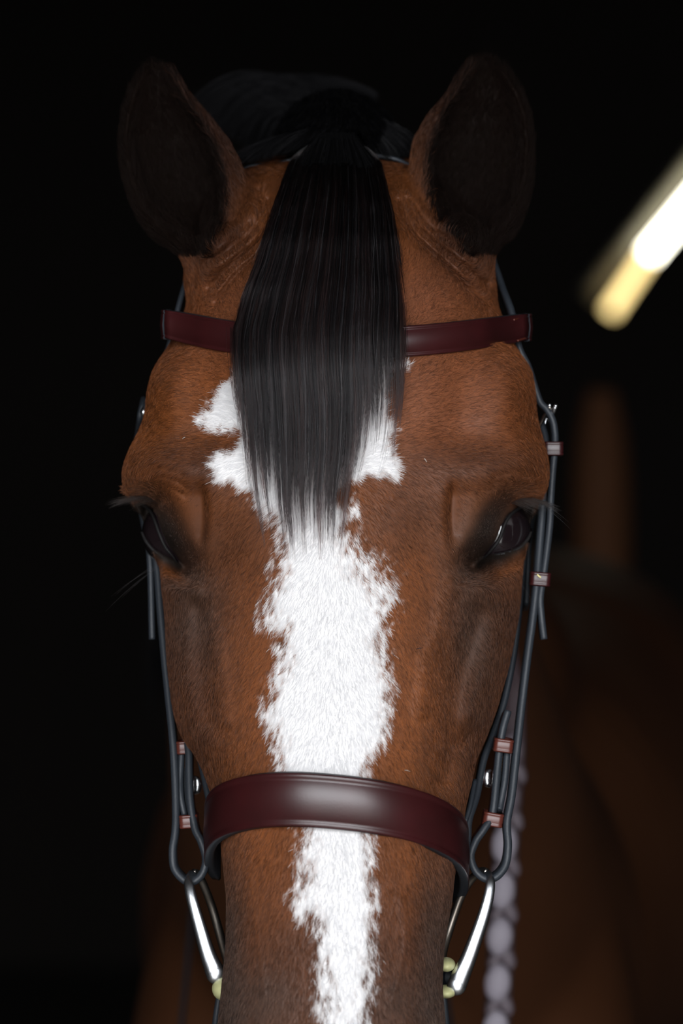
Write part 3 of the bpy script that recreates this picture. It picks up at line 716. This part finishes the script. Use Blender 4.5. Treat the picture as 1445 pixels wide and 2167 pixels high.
# ------------------------------------------------------------------ bridle
bridle = empty('bridle', P(712, 330, .15)); tag(bridle, 'burgundy leather bridle with black edges worn on the horse\'s head', 'bridle')
LE = [M['edge'], M['leather']]
def strap(name, pts, w=.016, th=.0034, wv=(0, 1, 0), par=bridle, mats=None, flip=False, both=False):
    v, f, m = sweep([P(*p) for p in pts], np.array(wv, float)*(-1 if flip else 1), w, th, both=both)
    o = MB(); o.add(v, f, m); return o.build(name, mats or LE, par, True)
def band(name, xs, Yfn, topfn, botfn, th, par=bridle, mat_=None):
    """leather band across the face: outer face, raised border lines, black lining that shows at top and bottom"""
    C = []
    for x in xs: C.append((x, Yfn(x)))
    C = np.array([P(x if not isinstance(x, tuple) else x[0], 0, 0)[:2]*0+0 for x in xs]) if False else None
prof_v = [0, .03, .085, .115, .145, .5, .855, .885, .915, .97, 1.0]      # down the height
prof_o = [-.0004, .0, .0, -.0006, .0, .0005, .0, -.0006, .0, .0, -.0004]  # relief outwards
def make_band(name, path, top, bot, th, par=bridle):
    """path [(px, Y)], top/bot [py]; relief profile swept along the path"""
    path = np.asarray(path, float); n = len(path)
    mid = np.array([P(x, 1000, Y) for x, Y in path]); T = np.gradient(mid[:, :2], axis=0); T /= np.linalg.norm(T, axis=1)[:, None]
    O = np.stack([T[:, 1], -T[:, 0]], 1)       # outwards (towards the viewer at the middle)
    v = []; k = len(prof_v)
    for i, (x, Y) in enumerate(path):
        a = P(x, top[i], Y); b = P(x, bot[i], Y); o3 = np.array([O[i, 0], O[i, 1], 0])
        for s, r in zip(prof_v, prof_o): v.append(a+(b-a)*s+o3*(r+th*.5))
        for s, r in ((1.0, -.5), (1.02, -.8), (.98, -1.0), (.5, -1.0), (.02, -1.0), (-.02, -.8), (0, -.5)): v.append(a+(b-a)*s+o3*(th*.5+r*th))
    k = len(prof_v)+7; f = []; m = []
    for i in range(n-1):
        for j in range(k):
            f.append((i*k+j, (i+1)*k+j, (i+1)*k+(j+1) % k, i*k+(j+1) % k)); m.append(1 if j < len(prof_v)-1 else 0)
    f.append(tuple(range(k))); f.append(tuple((n-1)*k+j for j in range(k))[::-1]); m += [0, 0]
    return meshobj(name, v, f, LE, par, True, m)
# browband
bx = np.linspace(0, 1, 60)
xs = 352+(1112-352)*bx
u = (xs-732)/380
Yb = np.array([float(front_Y(np.clip(x, 385, 1085), 705)) for x in xs]); Yb = np.minimum(Yb, .125)-.0080-.006*np.clip((np.abs(xs-732)-300)/60, 0, 1)
Yb = np.convolve(np.pad(Yb, 3, 'edge'), np.ones(7)/7, 'valid')
topy = np.interp(xs, [352, 370, 430, 490, 600, 700, 855, 950, 1050, 1112], [656, 658, 669, 681, 693, 697, 691, 683, 671, 664])
boty = np.interp(xs, [352, 370, 430, 490, 600, 700, 855, 950, 1050, 1112], [716, 721, 736, 748, 757, 760, 756, 747, 733, 720])
sm = lambda q: np.convolve(np.pad(q, 4, 'reflect', reflect_type='odd'), np.ones(9)/9, 'valid')
make_band('browband', np.stack([xs, Yb], 1), sm(topy), sm(boty), .0042)
for sx, x0, x1, yt, yb in ((-1, 352, 372, 656, 718), (1, 1094, 1114, 664, 722)):       # loop round the headpiece
    Y0 = float(Yb[0 if sx < 0 else -1]); xm = x0 if sx < 0 else x1
    pth = [(xm, Y0), (xm+sx*4, Y0+.004), (xm+sx*5, Y0+.012), (xm+sx*3, Y0+.022), (xm-sx*6, Y0+.028)]
    pth = cr(np.array(pth), 4)
    if sx < 0: pth = pth[::-1]
    n = len(pth); o = make_band('browband_loop', pth, np.full(n, yt), np.full(n, yb), .0035)
for (a, b) in (((1087, 677), (1101, 673)), ((1095, 721), (1111, 716))):                 # raised stitches at the loop end
    MB().add(*tube([P(*a, Yb[-3]-.004), P((a[0]+b[0])/2, (a[1]+b[1])/2, Yb[-2]-.0046), P(*b, Yb[-1]-.004)], .0006)).build('stitch', M['tan_leather'], bridle, True)
# noseband
th_ = np.radians(np.linspace(-112, 112, 90)); nx, A_, B_ = 2.35, 270., .078
sxs = np.sign(np.sin(th_))*np.abs(np.sin(th_))**(2/nx); cs = np.sign(np.cos(th_))*np.abs(np.cos(th_))**(2/nx)
NX = 712+A_*np.where(np.abs(th_) > math.pi/2, np.sign(th_)*(1-(1-np.abs(np.sin(th_)))*.8), sxs)
NY0 = -.0475; NY = NY0+B_*(1-cs)
NT = 1641+26*(NX-712)/270+1180*(NY-NY0); NBt = NT+113
make_band('noseband', np.stack([NX, NY], 1), NT, NBt, .0050)
# headpiece over the poll
hp = [(394, 612, .165), (404, 560, .165), (440, 470, .165), (490, 385, .162), (530, 357, .158), (575, 353, .156), (630, 339, .155), (712, 326, .155), (815, 336, .155), (866, 354, .158), (930, 390, .162), (1000, 470, .165), (1040, 540, .165), (1049, 578, .165)]
strap('crownpiece', hp, .026, .0022)
# cheek straps
strap('cheekpiece', [(394, 600, .135), (378, 655, .125), (362, 720, .118), (344, 775, .115), (322, 830, .118), (306, 880, .122)], .018, .003, flip=True)
strap('cheekpiece', [(1049, 572, .135), (1066, 622, .125), (1083, 668, .112), (1098, 738, .105), (1116, 775, .104), (1128, 812, .104), (1141, 850, .103), (1156, 868, .102), (1168, 890, .101), (1173, 920, .100), (1172, 955, .098), (1168, 1000, .096),
    (1164, 1060, .094), (1162, 1110, .092), (1154, 1180, .088), (1146, 1235, .085), (1142, 1270, .083), (1145, 1310, .082), (1150, 1352, .082)], .017, .0037)
strap('cheekpiece', [(1146, 905, .112), (1152, 932, .108), (1152, 965, .104), (1148, 1040, .098), (1145, 1100, .094), (1138, 1190, .088), (1134, 1240, .084), (1126, 1310, .08), (1114, 1400, .074), (1102, 1500, .068), (1092, 1590, .062),
    (1082, 1680, .056), (1072, 1740, .052), (1074, 1790, .049), (1068, 1828, .047), (1050, 1852, .045), (1028, 1858, .044), (1006, 1842, .044), (996, 1812, .046), (1004, 1782, .048), (1020, 1757, .050), (1036, 1732, .053), (1044, 1700, .055), (1054, 1600, .062), (1062, 1545, .064), (1072, 1508, .066)], .017, .0041)
strap('cheekpiece', [(1072, 1590, .064), (1067, 1650, .06), (1058, 1700, .057), (1054, 1720, .055)], .014, .0036)
strap('noseband_hanger', [(1124, 1050, .13), (1112, 1120, .12), (1105, 1200, .115), (1096, 1300, .105), (1083, 1400, .095), (1064, 1490, .086), (1040, 1560, .078), (1022, 1610, .07), (1008, 1680, .06), (992, 1735, .05), (988, 1775, .045), (980, 1812, .042)], .016, .0037)
strap('noseband_hanger', [(1126, 1090, .135), (1118, 1150, .13), (1115, 1220, .125), (1112, 1285, .12)], .016, .003)
strap('noseband_hanger', [(1002, 1662, .058), (992, 1710, .050), (980, 1748, .045)], .014, .0026)
strap('cheekpiece', [(300, 1080, .13), (310, 1130, .122), (318, 1180, .118), (321, 1260, .114), (322, 1310, .112), (323, 1352, .112)], .016, .0036, flip=True)
strap('cheekpiece', [(320, 1120, .12), (333, 1200, .112), (341, 1300, .102), (350, 1400, .092), (358, 1480, .084), (366, 1560, .076), (371, 1640, .069), (373, 1720, .062), (371, 1762, .058), (366, 1800, .055), (370, 1835, .053), (388, 1858, .051), (408, 1864, .05), (428, 1848, .05),
    (436, 1818, .051), (428, 1784, .053), (414, 1752, .056), (404, 1700, .06), (401, 1640, .066), (400, 1590, .071), (392, 1550, .075)], .017, .0041, flip=True)
strap('cheekpiece', [(385, 1592, .074), (382, 1650, .07), (384, 1690, .066), (392, 1728, .064)], .014, .0036, flip=True)
strap('noseband_hanger', [(396, 1545, .088), (418, 1585, .08), (432, 1640, .07), (444, 1700, .06), (449, 1735, .055), (442, 1768, .05), (440, 1790, .048)], .015, .0034, flip=True)
# keepers
def keeper(c, w, h, Y, rot, leather=M['leather'], dep=.020, name='keeper'):
    """short leather loop round the straps: ring of rounded-rectangle section"""
    pr = [(0, -.5), (.08, -.42), (.08, -.32), (.03, -.27), (.06, -.2), (.06, .2), (.03, .27), (.08, .32), (.08, .42), (0, .5), (-.08, .45), (-.08, -.45)]
    k = S*(D+Y)/D; W2, H2 = w*k, h*k; r = W2*.22; t = .0022; R = []
    loop = []
    for cx, cy, a0 in ((1, -1, -90), (1, 1, 0), (-1, 1, 90), (-1, -1, 180)):
        for q in range(0, 91, 18):
            a = math.radians(a0+q); loop.append((cx*(W2/2-r)+r*math.cos(a), cy*(dep/2-r)+r*math.sin(a), math.cos(a), math.sin(a)))
    v = []; kk = len(pr); ca_, sa_ = math.cos(math.radians(rot)), math.sin(math.radians(rot)); c0 = P(c[0], c[1], Y)
    for (x, y, nx_, ny_) in loop:
        for (o, z) in pr:
            X = x+nx_*o*t*8*.35-nx_*.0; Yv = y+ny_*o*t*8*.35; Z = z*H2
            v.append((c0[0]+X*ca_+Z*sa_, c0[1]+Yv, c0[2]-X*sa_+Z*ca_))
    n = len(loop); f = []
    for i in range(n):
        for j in range(kk): f.append((i*kk+j, ((i+1) % n)*kk+j, ((i+1) % n)*kk+(j+1) % kk, i*kk+(j+1) % kk))
    return meshobj(name, v, f, [leather], bridle, True)
keeper((1169, 950), 40, 30, .098, 0)
keeper((1142, 1225), 40, 30, .085, 5)
keeper((1112, 1128), 20, 22, .125, 0)
keeper((1064, 1576), 38, 29, .062, 8, M['tan_leather'])
keeper((1042, 1732), 40, 30, .054, 10, M['tan_leather'])
keeper((393, 1580), 34, 28, .075, -3, M['tan_leather'])
keeper((400, 1736), 36, 29, .060, -4, M['tan_leather'])
MB().add(*tube([P(1137, 1216, .070), P(1140, 1219, .0695), P(1144, 1222, .070)], .0005)).build('straw_fleck', M['thread_pale'], bridle, True)
# rows of stitching between the strap layers
def stitches(x0, y0, x1, y1, n, Y, r=.00045):
    o = MB()
    for i in range(n):
        a = (i+.15)/n; b = (i+.75)/n
        o.add(*tube([P(x0+(x1-x0)*a, y0+(y1-y0)*a, Y-.0002), P(x0+(x1-x0)*(a+b)/2, y0+(y1-y0)*(a+b)/2, Y-.0006), P(x0+(x1-x0)*b, y0+(y1-y0)*b, Y-.0002)], r, n=2, k=6))
    return o.build('stitching', M['thread'], bridle, True)
strap('strap_core', [(1063, 1592, .070), (1058, 1650, .067), (1050, 1712, .062)], .012, .0022)
strap('strap_core', [(391, 1592, .079), (392, 1650, .075), (396, 1722, .068)], .012, .0022, flip=True)
stitches(1063, 1600, 1051, 1708, 16, .0625)
stitches(391, 1602, 395, 1716, 18, .0715)
# hook studs
for (x, y, Y, s) in ((1036, 1648, .062, -1), (412, 1662, .073, 1)):
    hk = [P(x-s*3, y-19, Y), P(x+s*4, y-13, Y), P(x+s*6, y-1, Y), P(x+s*4, y+11, Y), P(x-s*4, y+17, Y)]
    MB().add(*tube(hk, [.0006, .0018, .0025, .0022, .0008], flat=1.0)).build('hook_stud', M['chrome'], bridle, True)
# buckles
def bar(a, b, r, Y0, Y1, name, m, par):
    return MB().add(*tube([P(*a, Y0), P((a[0]+b[0])/2, (a[1]+b[1])/2, (Y0+Y1)/2), P(*b, Y1)], [r, r, r])).build(name, m, par, True)
bk = MB().add(*tube([P(1164, 860, .094), P(1150, 884, .098), P(1138, 911, .102), P(1140, 913, .112), P(1152, 890, .112), P(1166, 864, .108)], .0009))
buck = bk.build('buckle', M['dull_chrome'], bridle, True)
bk2 = MB().add(*tube([P(1175, 861, .092), P(1170, 873, .094), P(1166, 876, .1)], .0011)).add(*ellipsoid(P(1163, 858, .094), (.0011,)*3, 8, 10)).add(*ellipsoid(P(1176, 859, .092), (.0011,)*3, 8, 10))
bk2.add(*tube([P(1158, 880, .108), P(1152, 900, .108), P(1150, 912, .108)], .0008))
bk2.build('buckle_tongue', M['chrome'], buck, True)
lb = MB().add(*tube([P(312, 858, .118), P(304, 872, .112), P(309, 888, .116)], [.0012, .0020, .0010], flat=1.2)).build('buckle', M['chrome'], bridle, True)
MB().add(*tube([P(294, 912, .118), P(302, 908, .114), P(312, 908, .114)], .0012)).build('buckle', M['dull_chrome'], bridle, True)
strap('throatlash', [(300, 860, .15), (290, 1000, .20), (330, 1200, .24), (420, 1400, .25)], .014, .003, flip=True)

# ------------------------------------------------------------------ bit
bit = empty('snaffle_bit', P(708, 2090, .02)); tag(bit, 'steel snaffle bit with cream mouthpiece hanging under the burgundy noseband', 'bit')
for side in (-1, 1):
    if side > 0:
        near = [(1030, 1846, .040), (1037, 1862, .034), (1035, 1890, .031), (1025, 1930, .029), (1010, 1975, .028), (990, 2030, .0275), (974, 2066, .027), (966, 2088, .027)]
        far = [(1030, 1846, .042), (1018, 1844, .046), (998, 1860, .050), (977, 1893, .053), (961, 1935, .055), (948, 1975, .056), (938, 2010, .058), (925, 2080, .062)]
    else:
        near = [(408, 1846, .046), (400, 1862, .040), (402, 1886, .036), (412, 1925, .033), (425, 1970, .031), (440, 2020, .030), (452, 2050, .029), (457, 2064, .029)]
        far = [(408, 1846, .048), (420, 1852, .052), (434, 1880, .055), (447, 1915, .058), (459, 1955, .06), (470, 1995, .062), (480, 2030, .064), (492, 2080, .066)]
    r = bit
    ring = MB().add(*tube([P(*p) for p in near], [.0022, .0024, .0028, .0032, .0036, .0042, .0050, .0050], flat=.42))
    ring.add(*ellipsoid(P(near[-1][0], near[-1][1]-2, near[-1][2]), (.0051, .0024, .0052)))
    R_ = ring.build('bit_ring', M['chrome'], bit, True)
    MB().add(*tube([P(*p) for p in far], [.0022, .0022, .0022, .0023, .0024, .0024, .0024, .0024], flat=.7)).build('ring_far_arm', M['dull_chrome'], R_, True)
    # barrel joining the arms and the rubber mouthpiece end
    x, y = (958, 2068) if side > 0 else (470, 2068); Yb_ = .022
    MB().add(*tube([P(x+side*4, y, .040), P(x-side*6, y, .046), P(x-side*30, y, .06)], [.0055, .0065, .006], k=18)).build('barrel', M['edge'], bit, True)
    for (cx, cy, rx_, rz_) in (((944, 2041, 20, 15), (944, 2098, 22, 14)) if side > 0 else ((474, 2092, 26, 26),)):
        MB().add(*ellipsoid(P(cx, cy, .032), (rx_*S, .011, rz_*S))).build('mouthpiece', M['cream'], bit, True)
# reins
def laced(name, pts, w, th, label, group=None):
    v, f, m = sweep([P(*p) for p in pts], (0, 1, 0), w, th, both=True)
    return tag(MB().add(v, f, m).build(name, LE, None, True), label, 'rein')
a = laced('rein', [(484, 2020, .085), (474, 2060, .08), (464, 2110, .08), (456, 2167, .082), (448, 2260, .09), (430, 2500, .15), (350, 2600, .5), (420, 1800, .95)], .016, .0035, 'dark burgundy rein running down from the left bit ring beside the muzzle')
b = laced('rein', [(930, 2060, .085), (938, 2110, .085), (944, 2167, .088), (955, 2260, .10), (975, 2500, .2), (1000, 2500, .5), (900, 1800, .9)], .016, .0035, 'dark rein from the right bit ring, close behind the right side of the muzzle')
# braided strap hanging farther back
br = empty('braided_strap', P(1055, 1800, .55)); tag(br, 'out-of-focus braided lilac-grey strap hanging beside the horse\'s chest on the right', 'strap')
bp = cr(np.array([(1088, 1440), (1083, 1600), (1072, 1750), (1064, 1900), (1057, 2050), (1050, 2200), (1044, 2320)], float), 20)
cpath = [P(840, 880, .50), P(960, 1040, .49), P(1050, 1260, .52)]+[P(x, y, .56) for x, y in bp[::12]]+[P(1030, 2480, .60), P(1000, 2640, .70), P(960, 2720, .86)]
MB().add(*tube(cpath, [.006, .006, .006]+[.0045, .007]+[.009]*14, n=4, flat=.5)).build('core', M['braid_dark'], br, True)
for i, yc in enumerate(np.arange(1590, 2320, 98.0)):
    x = np.interp(yc, bp[:, 1], bp[:, 0])
    for dx, dy, rx_, rz_, an in ((-3, 0, .0085, .0125, .12), (13, 44, .0050, .0085, -.45), (-13, 50, .0045, .007, .5)):
        e = ellipsoid((0, 0, 0), (rx_, .005, rz_), 12, 16); c0 = P(x+dx, yc+dy, .545 if dx == -3 else .55)
        vv = [(c0[0]+p[0]*math.cos(an)+p[2]*math.sin(an), c0[1]+p[1], c0[2]-p[0]*math.sin(an)+p[2]*math.cos(an)) for p in e[0]]
        MB().add(vv, e[1]).build('plait', M['braid'] if dx == -3 and yc > 1760 else M['braid_side'], br, True)  # upper plaits take the dusky tint, their dimness painted into the colour

# ------------------------------------------------------------------ things in the dark of the stable
lampE = empty('strip_light', P(1360, 570, 8.0)); tag(lampE, 'glowing fluorescent strip light high on the right, behind the horse', 'light')
YL = 8.0
p0 = P(1290, 662, YL); p1 = P(1372, 540, YL); p2 = P(1620, 240, YL)
MB().add(*tube([p0, (p0+p1)/2, p1], .017)).build('tube_end', M['tube_end'], lampE, True)
MB().add(*tube([p1, (p1+p2)/2, p2], .020)).build('tube', M['tube'], lampE, True)
hoff = np.array([-.045, .09, .045])
MB().add(*tube([p0+hoff, (p0+p2)/2+hoff, p2+hoff], .03)).build('housing', M['housing'], lampE, True)
px_ = P(1272, 1000, 6.0)[0]
post = MB().add(*tube([(px_, 6, 0), (px_, 6, .9), (px_, 6, 1.62), (px_, 6, 1.80), (px_, 6, 1.90)], [.065, .062, .060, .050, .028], k=24)).build('wooden_post', M['post_wood'], None, True)
tag(post, 'blurred russet wooden post in the dark to the right of the horse\'s head', 'post')
